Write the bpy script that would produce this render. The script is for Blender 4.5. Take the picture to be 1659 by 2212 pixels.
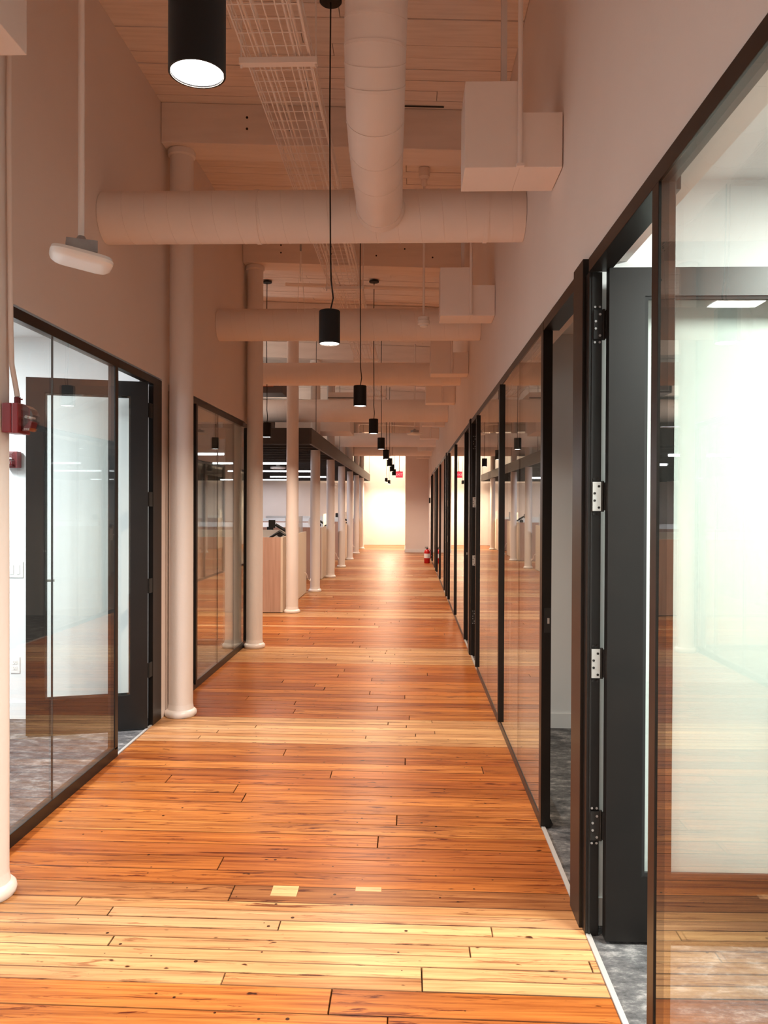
import bpy, bmesh, math, random
from mathutils import Vector, Matrix
random.seed(7)
SC = bpy.context.scene
COL = SC.collection
for o in list(bpy.data.objects): bpy.data.objects.remove(o)

# ------------------------------------------------------------------ camera
cd = bpy.data.cameras.new('camera'); cam = bpy.data.objects.new('camera', cd); COL.objects.link(cam)
cd.sensor_fit = 'VERTICAL'; cd.sensor_height = 36.0; cd.lens = 36.0 * 1720 / 2212
cd.clip_start = 0.05; cd.clip_end = 200
R = math.radians
cam.matrix_world = (Matrix.Translation((0, 0, 1.55)) @ Matrix.Rotation(R(1.77), 4, 'Z')
                    @ Matrix.Rotation(R(90 - .483), 4, 'X') @ Matrix.Rotation(R(.236), 4, 'Z'))
SC.camera = cam

# ------------------------------------------------------------------ world, exposure
w = bpy.data.worlds.new('world'); SC.world = w; w.use_nodes = True
w.node_tree.nodes['Background'].inputs[0].default_value = (.9, .85, .8, 1)
w.node_tree.nodes['Background'].inputs[1].default_value = 0.02
SC.view_settings.view_transform = 'Standard'; SC.view_settings.look = 'None'
SC.view_settings.gamma = 1.0; SC.view_settings.use_curve_mapping = False
SC.view_settings.exposure = 0.10
SC.cycles.diffuse_bounces = 5; SC.cycles.max_bounces = 10; SC.cycles.transparent_max_bounces = 16
PEND_W, END_W, TROFFER_W, BAR_W = 46.0, 75.0, 175.0, 50.0
WARM = (1.0, .77, .58); NEUT = (1.0, .95, .90); COOL = (.90, .95, 1.0)

# ------------------------------------------------------------------ materials
def mat(name, col, rough=.6, metal=0., spec=.5, emit=None, estr=0.):
    m = bpy.data.materials.new(name); m.use_nodes = True
    b = m.node_tree.nodes['Principled BSDF']
    b.inputs['Base Color'].default_value = (*col, 1); b.inputs['Roughness'].default_value = rough
    b.inputs['Metallic'].default_value = metal; b.inputs['Specular IOR Level'].default_value = spec
    if emit: b.inputs['Emission Color'].default_value = (*emit, 1); b.inputs['Emission Strength'].default_value = estr
    return m
def nd(nt, t, **kw):
    n = nt.nodes.new(t)
    for k, v in kw.items():
        if k in n.inputs: n.inputs[k].default_value = v
        else: setattr(n, k, v)
    return n
def noisy(m, scale=(6, 6, 6), c2=None, lo=.35, hi=.7, bump=0., bscale=60, detail=4):
    nt = m.node_tree; L = nt.links.new; b = nt.nodes['Principled BSDF']
    g = nd(nt, 'ShaderNodeNewGeometry'); mp = nd(nt, 'ShaderNodeMapping'); mp.inputs['Scale'].default_value = scale
    L(g.outputs['Position'], mp.inputs['Vector'])
    if c2:
        n = nd(nt, 'ShaderNodeTexNoise', Scale=1.0, Detail=detail); L(mp.outputs[0], n.inputs['Vector'])
        r = nd(nt, 'ShaderNodeValToRGB'); r.color_ramp.elements[0].position = lo; r.color_ramp.elements[1].position = hi
        r.color_ramp.elements[0].color = (*c2, 1); r.color_ramp.elements[1].color = b.inputs['Base Color'].default_value
        L(n.outputs['Fac'], r.inputs[0]); L(r.outputs[0], b.inputs['Base Color'])
    if bump:
        n2 = nd(nt, 'ShaderNodeTexNoise', Scale=bscale, Detail=3.0); L(g.outputs['Position'], n2.inputs['Vector'])
        bp = nd(nt, 'ShaderNodeBump', Strength=bump, Distance=.004); L(n2.outputs['Fac'], bp.inputs['Height']); L(bp.outputs[0], b.inputs['Normal'])
    return m
M = {}
M['wall'] = noisy(mat('painted_plaster', (.85, .765, .715), .55, spec=.3), (1.5, 1.5, 1.5), (.82, .735, .685), bump=.12, bscale=90)
M['office'] = noisy(mat('office_paint', (.82, .83, .83), .6, spec=.3), (1.5, 1.5, 1.5), (.79, .80, .80))
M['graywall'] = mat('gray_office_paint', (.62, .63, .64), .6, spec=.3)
M['deck'] = noisy(mat('painted_deck', (.86, .77, .71), .7, spec=.2), (3, 30, 3), (.75, .66, .60), .25, .6, bump=.2, bscale=30)
M['beam'] = noisy(mat('painted_timber', (.84, .745, .685), .65, spec=.25), (2, 14, 14), (.76, .67, .61), .25, .6, bump=.3, bscale=25)
M['duct'] = noisy(mat('painted_duct', (.87, .785, .735), .45, spec=.4), (3, 3, 3), (.83, .745, .69), bump=.08, bscale=12)
M['seam'] = mat('duct_seam', (.70, .63, .59), .5)
M['column'] = noisy(mat('glossy_column_paint', (.82, .77, .745), .28, spec=.5), (8, 8, 2), (.78, .73, .705), bump=.35, bscale=38)
M['white'] = mat('white_plastic', (.84, .83, .81), .4)
M['black'] = noisy(mat('dark_bronze_frame', (.008, .007, .0065), .36, spec=.36), (5, 5, 5), (.011, .009, .008))
M['gasket'] = mat('rubber_gasket', (.01, .01, .01), .7)
M['lamp'] = mat('matte_black_shade', (.008, .008, .009), .55, spec=.3)
M['cable'] = mat('black_cable', (.012, .01, .01), .6)
M['glow'] = mat('lamp_diffuser', (.9, .9, .9), .5, emit=(1, .95, .92), estr=9)
M['bar'] = mat('linear_diffuser', (.9, .9, .9), .5, emit=(.9, .93, 1), estr=5)
M['steel'] = mat('brushed_steel', (.75, .74, .72), .35, metal=.8)
M['alu'] = mat('pale_threshold_metal', (.50, .49, .48), .45, metal=.3)
M['wire'] = mat('painted_wire', (.90, .84, .80), .5)
M['galv'] = noisy(mat('galvanized_box', (.42, .42, .42), .5, metal=.5), (20, 20, 20), (.34, .34, .35))
M['red'] = mat('fire_red', (.20, .008, .010), .4)
M['redpaint'] = mat('extinguisher_red', (.50, .012, .014), .25)
M['slat'] = mat('charcoal_slat', (.035, .031, .029), .5)
M['fascia'] = mat('charcoal_fascia', (.050, .042, .038), .5)
M['desk'] = mat('white_desktop', (.80, .79, .78), .35)
M['laminate'] = noisy(mat('pale_oak_laminate', (.50, .33, .26), .5), (28, 28, 1.2), (.40, .25, .19), .3, .7)
M['cream'] = noisy(mat('cream_panel', (.66, .56, .45), .45), (2, 2, 2), (.62, .52, .41))
M['arm'] = mat('monitor_arm_black', (.01, .01, .011), .4)
M['paper'] = mat('paper', (.85, .85, .86), .7)
M['hvac'] = mat('dark_hvac', (.10, .09, .09), .6)
M['orange'] = mat('orange_tag', (.55, .12, .03), .5)
M['exit'] = mat('exit_face', (.5, .02, .03), .4, emit=(1, .05, .08), estr=1.1)
M['letter'] = mat('white_lettering', (.85, .80, .78), .5)
M['letterx'] = mat('lit_lettering', (.9, .6, .6), .5, emit=(1, .45, .45), estr=1.1)
M['kerf'] = mat('dark_joint', (.03, .018, .012), .9)
M['deckgap'] = mat('deck_joint', (.25, .19, .16), .9)

def glassmat(name, tint, boost=1.0):
    m = bpy.data.materials.new(name); m.use_nodes = True; nt = m.node_tree; nt.nodes.clear(); L = nt.links.new
    out = nd(nt, 'ShaderNodeOutputMaterial'); mix = nd(nt, 'ShaderNodeMixShader')
    tr = nd(nt, 'ShaderNodeBsdfTransparent'); tr.inputs[0].default_value = (*tint, 1)
    gl = nd(nt, 'ShaderNodeBsdfGlossy'); gl.inputs['Roughness'].default_value = 0.0; gl.inputs['Color'].default_value = (.95, .97, .96, 1)
    g = nd(nt, 'ShaderNodeNewGeometry'); dt = nd(nt, 'ShaderNodeVectorMath', operation='DOT_PRODUCT')
    L(g.outputs['Incoming'], dt.inputs[0]); L(g.outputs['Normal'], dt.inputs[1])
    ab = nd(nt, 'ShaderNodeMath', operation='ABSOLUTE'); L(dt.outputs['Value'], ab.inputs[0])
    iv = nd(nt, 'ShaderNodeMath', operation='SUBTRACT'); iv.inputs[0].default_value = 1; L(ab.outputs[0], iv.inputs[1]); iv.use_clamp = True
    pw = nd(nt, 'ShaderNodeMath', operation='POWER'); L(iv.outputs[0], pw.inputs[0]); pw.inputs[1].default_value = 5
    ml = nd(nt, 'ShaderNodeMath', operation='MULTIPLY_ADD'); L(pw.outputs[0], ml.inputs[0]); ml.inputs[1].default_value = .955 * boost; ml.inputs[2].default_value = .045 * boost; ml.use_clamp = True
    L(ml.outputs[0], mix.inputs[0]); L(tr.outputs[0], mix.inputs[1]); L(gl.outputs[0], mix.inputs[2]); L(mix.outputs[0], out.inputs['Surface'])
    return m
M['glass'] = glassmat('clear_glass', (.95, .97, .955), 1.25)
M['lens'] = glassmat('clear_lens', (.9, .88, .88), 1.6)

def carpetmat():
    m = mat('mottled_carpet', (.2, .2, .2), .95, spec=.1); nt = m.node_tree; L = nt.links.new; b = nt.nodes['Principled BSDF']
    g = nd(nt, 'ShaderNodeNewGeometry')
    mp = nd(nt, 'ShaderNodeMapping'); mp.inputs['Scale'].default_value = (7, 13, 7); mp.inputs['Rotation'].default_value = (0, 0, .35); L(g.outputs['Position'], mp.inputs['Vector'])
    n = nd(nt, 'ShaderNodeTexNoise', Scale=1.0, Detail=9.0, Roughness=.78); L(mp.outputs[0], n.inputs['Vector'])
    r = nd(nt, 'ShaderNodeValToRGB'); e = r.color_ramp.elements
    e[0].position = .36; e[0].color = (.045, .045, .048, 1); e[1].position = .68; e[1].color = (.36, .35, .345, 1)
    x = r.color_ramp.elements.new(.52); x.color = (.12, .12, .125, 1)
    L(n.outputs['Fac'], r.inputs[0]); L(r.outputs[0], b.inputs['Base Color'])
    n2 = nd(nt, 'ShaderNodeTexNoise', Scale=220.0, Detail=2.0); L(g.outputs['Position'], n2.inputs['Vector'])
    bp = nd(nt, 'ShaderNodeBump', Strength=.5, Distance=.006); L(n2.outputs['Fac'], bp.inputs['Height']); L(bp.outputs[0], b.inputs['Normal'])
    return m
M['carpet'] = carpetmat()

def woodmat():
    # colour attribute 'tint' = board colour (rgb) and random offset (a)
    m = mat('old_pine_boards', (.5, .25, .1), .2, spec=.5); nt = m.node_tree; L = nt.links.new; b = nt.nodes['Principled BSDF']
    at = nd(nt, 'ShaderNodeAttribute', attribute_name='tint')
    g = nd(nt, 'ShaderNodeNewGeometry')
    of = nd(nt, 'ShaderNodeVectorMath', operation='SCALE'); of.inputs[0].default_value = (13.7, 7.3, 3.1); L(at.outputs['Alpha'], of.inputs['Scale'])
    ad = nd(nt, 'ShaderNodeVectorMath', operation='ADD'); L(g.outputs['Position'], ad.inputs[0]); L(of.outputs[0], ad.inputs[1])
    def nz(scale, detail, rough=.6, dist=0.):
        mp = nd(nt, 'ShaderNodeMapping'); mp.inputs['Scale'].default_value = scale; L(ad.outputs[0], mp.inputs['Vector'])
        n = nd(nt, 'ShaderNodeTexNoise', Scale=1.0, Detail=detail, Roughness=rough, Distortion=dist); L(mp.outputs[0], n.inputs['Vector']); return n.outputs['Fac']
    def ramp(f, p0, p1, c0, c1):
        r = nd(nt, 'ShaderNodeValToRGB'); e = r.color_ramp.elements; e[0].position = p0; e[1].position = p1
        e[0].color = (*c0, 1); e[1].color = (*c1, 1); L(f, r.inputs[0]); return r.outputs[0]
    def mul(a, c, fac=1.0):
        x = nd(nt, 'ShaderNodeMix', data_type='RGBA', blend_type='MULTIPLY'); x.inputs[0].default_value = 1.0
        if hasattr(fac, 'is_linked'): L(fac, x.inputs[0])
        L(a, x.inputs[6]); L(c, x.inputs[7]); return x.outputs[2]
    sg = nd(nt, 'ShaderNodeSeparateColor'); L(at.outputs['Color'], sg.inputs[0])
    gf = nd(nt, 'ShaderNodeMapRange'); L(sg.outputs[1], gf.inputs[0]); gf.inputs[1].default_value = .22; gf.inputs[2].default_value = .31; gf.inputs[3].default_value = 1.0; gf.inputs[4].default_value = .60
    c = at.outputs['Color']
    c = mul(c, ramp(nz((1.6, 55, 1), 6, .65, .6), .32, .60, (.46, .30, .24), (1.0, 1.0, 1.0)), gf.outputs[0])         # grain
    c = mul(c, ramp(nz((.9, 9, 1), 3), .30, .60, (.72, .62, .58), (1.08, 1.06, 1.04)))                 # broad tone
    c = mul(c, ramp(nz((2.2, 26, 1), 5, .7, 1.6), .355, .435, (.26, .10, .06), (1, 1, 1)), gf.outputs[0])               # dark resin streaks
    c = mul(c, ramp(nz((12, 22, 1), 2), .24, .29, (.12, .06, .05), (1, 1, 1)))                          # knots and holes
    v = nd(nt, 'ShaderNodeTexVoronoi', Scale=14.0); L(g.outputs['Position'], v.inputs['Vector'])
    sp = nd(nt, 'ShaderNodeSeparateColor'); L(v.outputs['Color'], sp.inputs[0])
    th = nd(nt, 'ShaderNodeMath', operation='MULTIPLY'); L(sp.outputs[0], th.inputs[0]); th.inputs[1].default_value = .10
    dd = nd(nt, 'ShaderNodeMath', operation='GREATER_THAN'); L(v.outputs['Distance'], dd.inputs[0]); L(th.outputs[0], dd.inputs[1])
    c = mul(c, ramp(dd.outputs[0], .4, .6, (.10, .06, .05), (1, 1, 1)))                                # nail holes
    L(c, b.inputs['Base Color'])
    rr = nd(nt, 'ShaderNodeMapRange'); L(nz((2, 6, 2), 3), rr.inputs[0]); rr.inputs[3].default_value = .26; rr.inputs[4].default_value = .42
    L(rr.outputs[0], b.inputs['Roughness'])
    bp = nd(nt, 'ShaderNodeBump', Strength=.10, Distance=.002); L(nz((3, 40, 1), 3), bp.inputs['Height']); L(bp.outputs[0], b.inputs['Normal'])
    b.inputs['Specular IOR Level'].default_value = .17
    return m
M['wood'] = woodmat()

# ------------------------------------------------------------------ mesh helpers
class MB:
    def __init__(s): s.v = []; s.f = []; s.sm = []
    def box(s, x0, x1, y0, y1, z0, z1, rz=None, piv=None):
        i = len(s.v); P = [(x, y, z) for z in (z0, z1) for y in (y0, y1) for x in (x0, x1)]
        if rz is not None:
            c, n = math.cos(rz), math.sin(rz); px, py = piv
            P = [(px + (x - px) * c - (y - py) * n, py + (x - px) * n + (y - py) * c, z) for x, y, z in P]
        s.v += P
        for f in ((0, 2, 3, 1), (4, 5, 7, 6), (0, 1, 5, 4), (2, 6, 7, 3), (0, 4, 6, 2), (1, 3, 7, 5)):
            s.f.append(tuple(i + k for k in f)); s.sm.append(False)
        return s
    def tube(s, pts, r, n=8, caps=True, smooth=True, nsc=None):
        pts = [Vector(p) for p in pts]; i0 = len(s.v)
        t0 = (pts[1] - pts[0]).normalized(); ref = Vector((0, 0, 1)) if abs(t0.z) < .9 else Vector((1, 0, 0))
        u = t0.cross(ref).normalized()
        for k, p in enumerate(pts):
            t = ((pts[min(k + 1, len(pts) - 1)] - pts[max(k - 1, 0)])).normalized()
            u = (u - t * u.dot(t)).normalized(); v = t.cross(u)
            rr = r[k] if isinstance(r, (list, tuple)) else r
            for a in range(n):
                q = 2 * math.pi * a / n + (math.pi / 4 if n == 4 else 0)
                s.v.append(tuple(p + u * math.cos(q) * rr + v * math.sin(q) * rr))
        for k in range(len(pts) - 1):
            for a in range(n):
                b = (a + 1) % n; o = i0 + k * n
                s.f.append((o + a, o + n + a, o + n + b, o + b)); s.sm.append(smooth)
        if caps:
            s.f.append(tuple(i0 + a for a in range(n))); s.sm.append(False)
            o = i0 + (len(pts) - 1) * n; s.f.append(tuple(o + a for a in reversed(range(n)))); s.sm.append(False)
        return s
    def lathe(s, cx, cy, prof, n=32, cap=True):
        i0 = len(s.v)
        for r, z in prof:
            for a in range(n):
                q = 2 * math.pi * a / n; s.v.append((cx + r * math.cos(q), cy + r * math.sin(q), z))
        for k in range(len(prof) - 1):
            for a in range(n):
                b = (a + 1) % n; o = i0 + k * n
                s.f.append((o + a, o + b, o + n + b, o + n + a)); s.sm.append(True)
        if cap:
            s.f.append(tuple(i0 + a for a in reversed(range(n)))); s.sm.append(False)
            o = i0 + (len(prof) - 1) * n; s.f.append(tuple(o + a for a in range(n))); s.sm.append(False)
        return s
    def shear(s, fn): s.v = [fn(*p) for p in s.v]; return s
    def build(s, name, m, parent=None, bevel=0., tint=None):
        me = bpy.data.meshes.new(name); off = Vector(parent['_o']) if parent else Vector((0, 0, 0))
        me.from_pydata([tuple(Vector(p) - off) for p in s.v], [], s.f)
        me.polygons.foreach_set('use_smooth', s.sm)
        me.materials.append(M[m]); me.update()
        bm = bmesh.new(); bm.from_mesh(me); bmesh.ops.recalc_face_normals(bm, faces=bm.faces)
        if bevel: bmesh.ops.bevel(bm, geom=[e for e in bm.edges if len(e.link_faces) == 2 and e.calc_face_angle(0) > .5], offset=bevel, segments=2, profile=.7, affect='EDGES')
        bm.to_mesh(me); bm.free()
        if any(s.sm):
            me.set_sharp_from_angle(angle=R(40))
        o = bpy.data.objects.new(name, me); COL.objects.link(o); o['_o'] = tuple(off)
        if parent: o.parent = parent
        return o
def B(*a, **k): return MB().box(*a, **k)
def tag(o, label=None, cat=None, group=None, kind=None):
    if label: o['label'] = label
    if cat: o['category'] = cat
    if group: o['group'] = group
    if kind: o['kind'] = kind
    return o
def root(name, loc, label=None, cat=None, group=None, kind=None):
    o = bpy.data.objects.new(name, None); COL.objects.link(o); o.location = loc; o['_o'] = tuple(loc)
    o.empty_display_size = .1
    return tag(o, label, cat, group, kind)
def struct(name, label=None, loc=(0, 0, 0), cat=None): return root(name, loc, label, cat, kind='structure')
def light(kind, name, loc, power, color, parent=None, **kw):
    l = bpy.data.lights.new(name, kind); l.energy = power; l.color = color
    rot = kw.pop('rot', None)
    for k, v in kw.items(): setattr(l, k, v)
    o = bpy.data.objects.new(name, l); COL.objects.link(o)
    if parent: o.parent = parent; o.location = Vector(loc) - Vector(parent['_o'])
    else: o.location = loc
    if rot: o.rotation_euler = rot
    return o

XR, XL = .642, -1.783           # glazing planes
HT = 2.44                        # top of the glazing heads
COLX = -1.67
COLY = [3.09] + [5.8 + 2.8 * k for k in range(9)]
def zceil(x): return 4.40 - .037 * (x + 1)
def slope(base):                 # roof falls gently towards the right
    return lambda x, y, z: (x, y, z - .037 * (x + 1))

# ------------------------------------------------------------------ floor
fl = struct('floor', 'old varnished pine board floor of the corridor')
B(-9.3, .70, -3, 31.3, -.10, -.022).build('subfloor', 'kerf', fl)
PALE = [(.56, .315, .145), (.61, .355, .165), (.52, .27, .11), (.59, .34, .17), (.54, .30, .135), (.60, .36, .165)]
ORNG = [(.45, .155, .034), (.41, .135, .029), (.47, .175, .042), (.36, .115, .027), (.43, .160, .042), (.49, .195, .050)]
bands = [(2.53, 3.07), (5.13, 5.74), (7.75, 8.63), (10.95, 11.5), (13.6, 14.2), (16.4, 17.0), (19.2, 19.9), (22.1, 22.7), (25, 25.6), (27.8, 28.4)]
rows = []   # (y0, y1, pale)
y = -2.95
while y < 31.1:
    inb = [b for b in bands if b[0] - .03 <= y < b[1] - .03]
    if inb:
        n = round((inb[0][1] - inb[0][0]) / .0675); wd = (inb[0][1] - inb[0][0]) / n; rows.append((y, y + wd, True)); y += wd
    else:
        nxt = min([b[0] for b in bands if b[0] > y + .01] + [31.2]); n = max(1, round((nxt - y) / .129)); wd = (nxt - y) / n
        rows.append((y, y + wd, False)); y += wd
        if abs(y - nxt) < 1e-4: y = nxt
near_joint = [[.05, -.6], [.05], [.62], [-1.05, .22], [], [-.47, .31], [-1.13], [-1.28]]
pieces = []
bi = 0
for (y0, y1, pale) in rows:
    xl = -5.6 if y0 > 8.84 else -1.79
    js = None
    if pale and 2.5 < y0 < 3.07:
        js = sorted(near_joint[min(bi, 7)]); bi += 1
    if js is None:
        js = []; x = xl + random.uniform(.4, 2.6)
        while x < .5: js.append(x); x += random.uniform(1.3, 3.6)
    if not pale and 3.06 < y0 < 3.1: js = [-.70]
    xs = [xl] + js + [.648]
    for a, b in zip(xs[:-1], xs[1:]):
        base = random.choice(PALE if pale else ORNG)
        if not pale and random.random() < .05 and y0 > 7.5: base = PALE[0]
        k = random.uniform(.90, 1.08)
        c = [base[0] * k, base[1] * k, base[2] * k]
        if not pale and 3.06 < y0 < 3.1: c = [.27, .105, .035] if a > -1 else [.36, .15, .05]
        pieces.append((y0, a, b, y0, y1, c))
SK = .018
def addplank(mb, cols, a, b, y0, y1, c):
    g = random.uniform(.0008, .0019); zt = random.uniform(-.0007, 0)
    n0 = len(mb.v)
    x0, x1, ya, yb = a + g, b - g, y0 + g, y1 - g; e = .0020
    P = [(x0, ya, -.022), (x1, ya, -.022), (x1, yb, -.022), (x0, yb, -.022), (x0, ya, zt - e), (x1, ya, zt - e), (x1, yb, zt - e), (x0, yb, zt - e),
         (x0 + e, ya + e, zt), (x1 - e, ya + e, zt), (x1 - e, yb - e, zt), (x0 + e, yb - e, zt)]
    mb.v += [(x, yy - SK * x, z) for x, yy, z in P]
    F = [(0, 1, 5, 4), (1, 2, 6, 5), (2, 3, 7, 6), (3, 0, 4, 7), (4, 5, 9, 8), (5, 6, 10, 9), (6, 7, 11, 10), (7, 4, 8, 11), (8, 9, 10, 11)]
    rnd = random.random()
    dkf = random.uniform(.25, .7); dk = [q * dkf for q in c]          # worn, dirty arrises along the joints
    for j, f in enumerate(F):
        mb.f.append(tuple(n0 + k for k in f)); mb.sm.append(False); cols += [(*(c if j == 8 else dk), rnd)] * 4
def tintbuild(mb, cols, name, parent):
    me = bpy.data.meshes.new(name); me.from_pydata(mb.v, [], mb.f); me.materials.append(M['wood'])
    ca = me.color_attributes.new('tint', 'FLOAT_COLOR', 'CORNER')
    ca.data.foreach_set('color', [q for c in cols for q in c]); me.update()
    o = bpy.data.objects.new(name, me); COL.objects.link(o); o.parent = parent; o['_o'] = (0, 0, 0); return o
vis = [p for p in pieces if p[0] > 2.2][:270]
vs = set(id(p) for p in vis)
for p in vis:
    mb, cols = MB(), []; addplank(mb, cols, *p[1:]); tintbuild(mb, cols, 'plank', fl)
mb, cols = MB(), []
for p in pieces:
    if id(p) not in vs: addplank(mb, cols, *p[1:])
tag(tintbuild(mb, cols, 'distant_planks', fl), kind='stuff')
for (x0, x1, y0, y1) in ((-.545, -.435, 3.115, 3.205), (-.21, -.10, 3.175, 3.215)):
    mb, cols = MB(), []; addplank(mb, cols, x0, x1, y0, y1, (.66, .36, .17))
    mb.v = [(a, b, c + .0012 if c > -.01 else c) for a, b, c in mb.v]
    o = tintbuild(mb, cols, 'patch', fl); o['label'] = 'pale square patch let into a dark board'

# carpets
for nm, x0, x1, y0, y1 in (('floor_office_right', .662, 4.4, -1.4, 23.0), ('floor_office_left', -5.2, -1.803, -1.4, 8.80)):
    tag(B(x0, x1, y0, y1, -.10, -.004).build(nm, 'carpet'), 'mottled grey carpet inside the glazed offices', kind='structure')
# thresholds
# ------------------------------------------------------------------ ceiling
ce = struct('ceiling', 'white painted timber deck ceiling')
B(-9.3, .80, -3, 31.3, 4.47, 4.60).shear(slope(0)).build('roof_deck', 'deckgap', ce)
cp = []
y = -2.9
while y < 31.1:
    wd = .132 * random.uniform(.97, 1.03); xl = -9.2 if y > 8.9 else -1.80
    js = []; x = xl + random.uniform(.6, 3.5)
    while x < .3: js.append(x); x += random.uniform(2.0, 4.0)
    xs = [xl] + js + [.655]
    for a, b in zip(xs[:-1], xs[1:]): cp.append((y, wd, a, b))
    y += wd
def cplank(mb, y, wd, a, b):
    z = 4.40 + random.uniform(-.003, .003); mb.box(a + .002, b - .002, y + .0025, y + wd - .0025, z, 4.468)
nearc = [c for c in cp if 4.3 < c[0] < 13][:250]
ids = set(id(c) for c in nearc)
for c in nearc:
    mb = MB(); cplank(mb, *c); mb.shear(slope(0)).build('ceiling_board', 'deck', ce)
mb = MB()
for c in cp:
    if id(c) not in ids: cplank(mb, *c)
tag(mb.shear(slope(0)).build('distant_boards', 'deck', ce), kind='stuff')

# beams across the corridor, over the columns
bl = ['nearest white timber ceiling beam, above the first cross duct', 'second white ceiling beam, behind the first round cross duct', 'third white ceiling beam, behind the second cross duct']
for k in range(-2, 9):
    yc = 5.8 + 2.8 * k + (.09 if k == -1 else 0); xl = -9.2 if yc > 8.9 else -1.78
    if k == 1: xl = -1.78
    b = B(xl, .652, yc - .14, yc + .14, 4.11, 4.395).shear(slope(0)).build('ceiling_beam', 'beam', None, bevel=.008)
    if 0 <= k < 3: tag(b, bl[k], 'beam', 'white timber ceiling beams')
    else: tag(b, 'white timber ceiling beam far down the corridor' if k > 2 else 'white timber ceiling beam overhead', 'beam', 'far ceiling beams' if k > 2 else 'overhead ceiling beams')
    if k in (0, 1, 2):
        mb = MB()
        for q in range(7):
            xx = -1.4 + .27 * q + random.uniform(-.05, .05)
            for zz in (4.30, 4.22):
                if random.random() < .35: mb.tube([(xx, yc - .141, zz - .037 * (xx + 1)), (xx, yc - .1435, zz - .037 * (xx + 1))], .009, 8)
        if mb.v: mb.build('bolt_hole', 'kerf', b)

# ------------------------------------------------------------------ walls
wr = struct('wall_right', 'white plaster wall above the right-hand glazing')
B(.655, .80, -3, 23.2, HT + .012, 4.47).build('upper_wall', 'wall', wr)
B(.648, .80, 23.2, 26.3, 0, 4.47).build('end_pier', 'wall', wr)
wl = struct('wall_left', 'white plaster wall above the left-hand glazing')
B(XL - .15, XL, -3, 8.80, HT + .012, 4.47).build('upper_wall', 'wall', wl)
B(XL - .15, XL, 5.70, 5.86, 0, HT + .012).build('pier', 'wall', wl)
B(XL - .15, XL - .02, 8.74, 8.80, 0, HT + .012).build('end_stud', 'wall', wl)
wf = struct('wall_far', 'bright warm-lit white wall closing the corridor')
B(-9.3, .80, 31.15, 31.3, 0, 4.6).build('end_wall', 'wall', wf)
B(-.11, .80, 26.3, 31.14, 0, 4.42).build('jutting_wall', 'wall', wf)
wb = struct('wall_back', 'white wall behind the camera')
B(-9.3, .80, -3.15, -3, 0, 4.6).build('rear_wall', 'wall', wb)
wo = struct('wall_open_office', 'white outer wall of the open office')
B(-9.45, -9.3, 8.8, 31.3, 0, 4.6).build('side_wall', 'wall', wo)
B(-9.3, -5.25, 8.70, 8.84, 0, 4.6).build('inner_wall', 'wall', wo)
B(-5.25, XL - .15, 8.72, 8.80, HT + .012, 4.5).build('upper_inner_wall', 'wall', wo)
tag(B(-.112 , -.125, 26.3, 31.1, 0, .1).build('baseboard_far', 'white'), 'low white baseboard on the jutting wall', kind='structure')
tag(B(-.11, .645, 26.285, 26.298, 0, .10).build('baseboard_end', 'white'), 'low white baseboard facing the corridor', kind='structure')

# office shells on the right
ro = struct('wall_office_right', 'painted walls of the offices behind the right-hand glazing')
B(4.4, 4.5, -1.4, 23.2, 0, 2.85).build('outer_wall', 'office', ro)
B(.80, 4.5, -1.5, -1.4, 0, 2.85).build('partition', 'office', ro)
for i, yy in enumerate((2.97, 5.60, 8.30, 10.93, 13.60, 16.23, 18.90, 21.53, 23.1)):
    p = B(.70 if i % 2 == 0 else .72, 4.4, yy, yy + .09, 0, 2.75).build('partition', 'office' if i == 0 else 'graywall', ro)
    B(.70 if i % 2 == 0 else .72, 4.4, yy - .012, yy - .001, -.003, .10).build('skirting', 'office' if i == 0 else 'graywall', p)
B(.80, 4.5, -1.5, 23.2, 2.75, 2.86).build('office_ceiling', 'office', ro)
B(.652, .80, 22.6, 23.2, 0, HT).build('end_panel', 'wall', ro)
# offices on the left
lo = struct('wall_office_left', 'white walls of the offices behind the left-hand glazing')
B(-5.2, XL - .15, 5.66, 5.86, 0, 2.75).build('partition', 'office', lo)
B(-5.2, XL - .15, 5.648, 5.66, -.003, .115).build('skirting', 'office', lo)
B(-5.3, -5.2, -1.4, 8.8, 0, 2.85).build('outer_wall', 'office', lo)
B(-5.3, XL - .15, -1.5, -1.4, 0, 2.85).build('rear_partition', 'office', lo)
B(-5.3, XL - .15, -1.5, 8.72, 2.75, 2.86).build('office_ceiling', 'office', lo)

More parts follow.
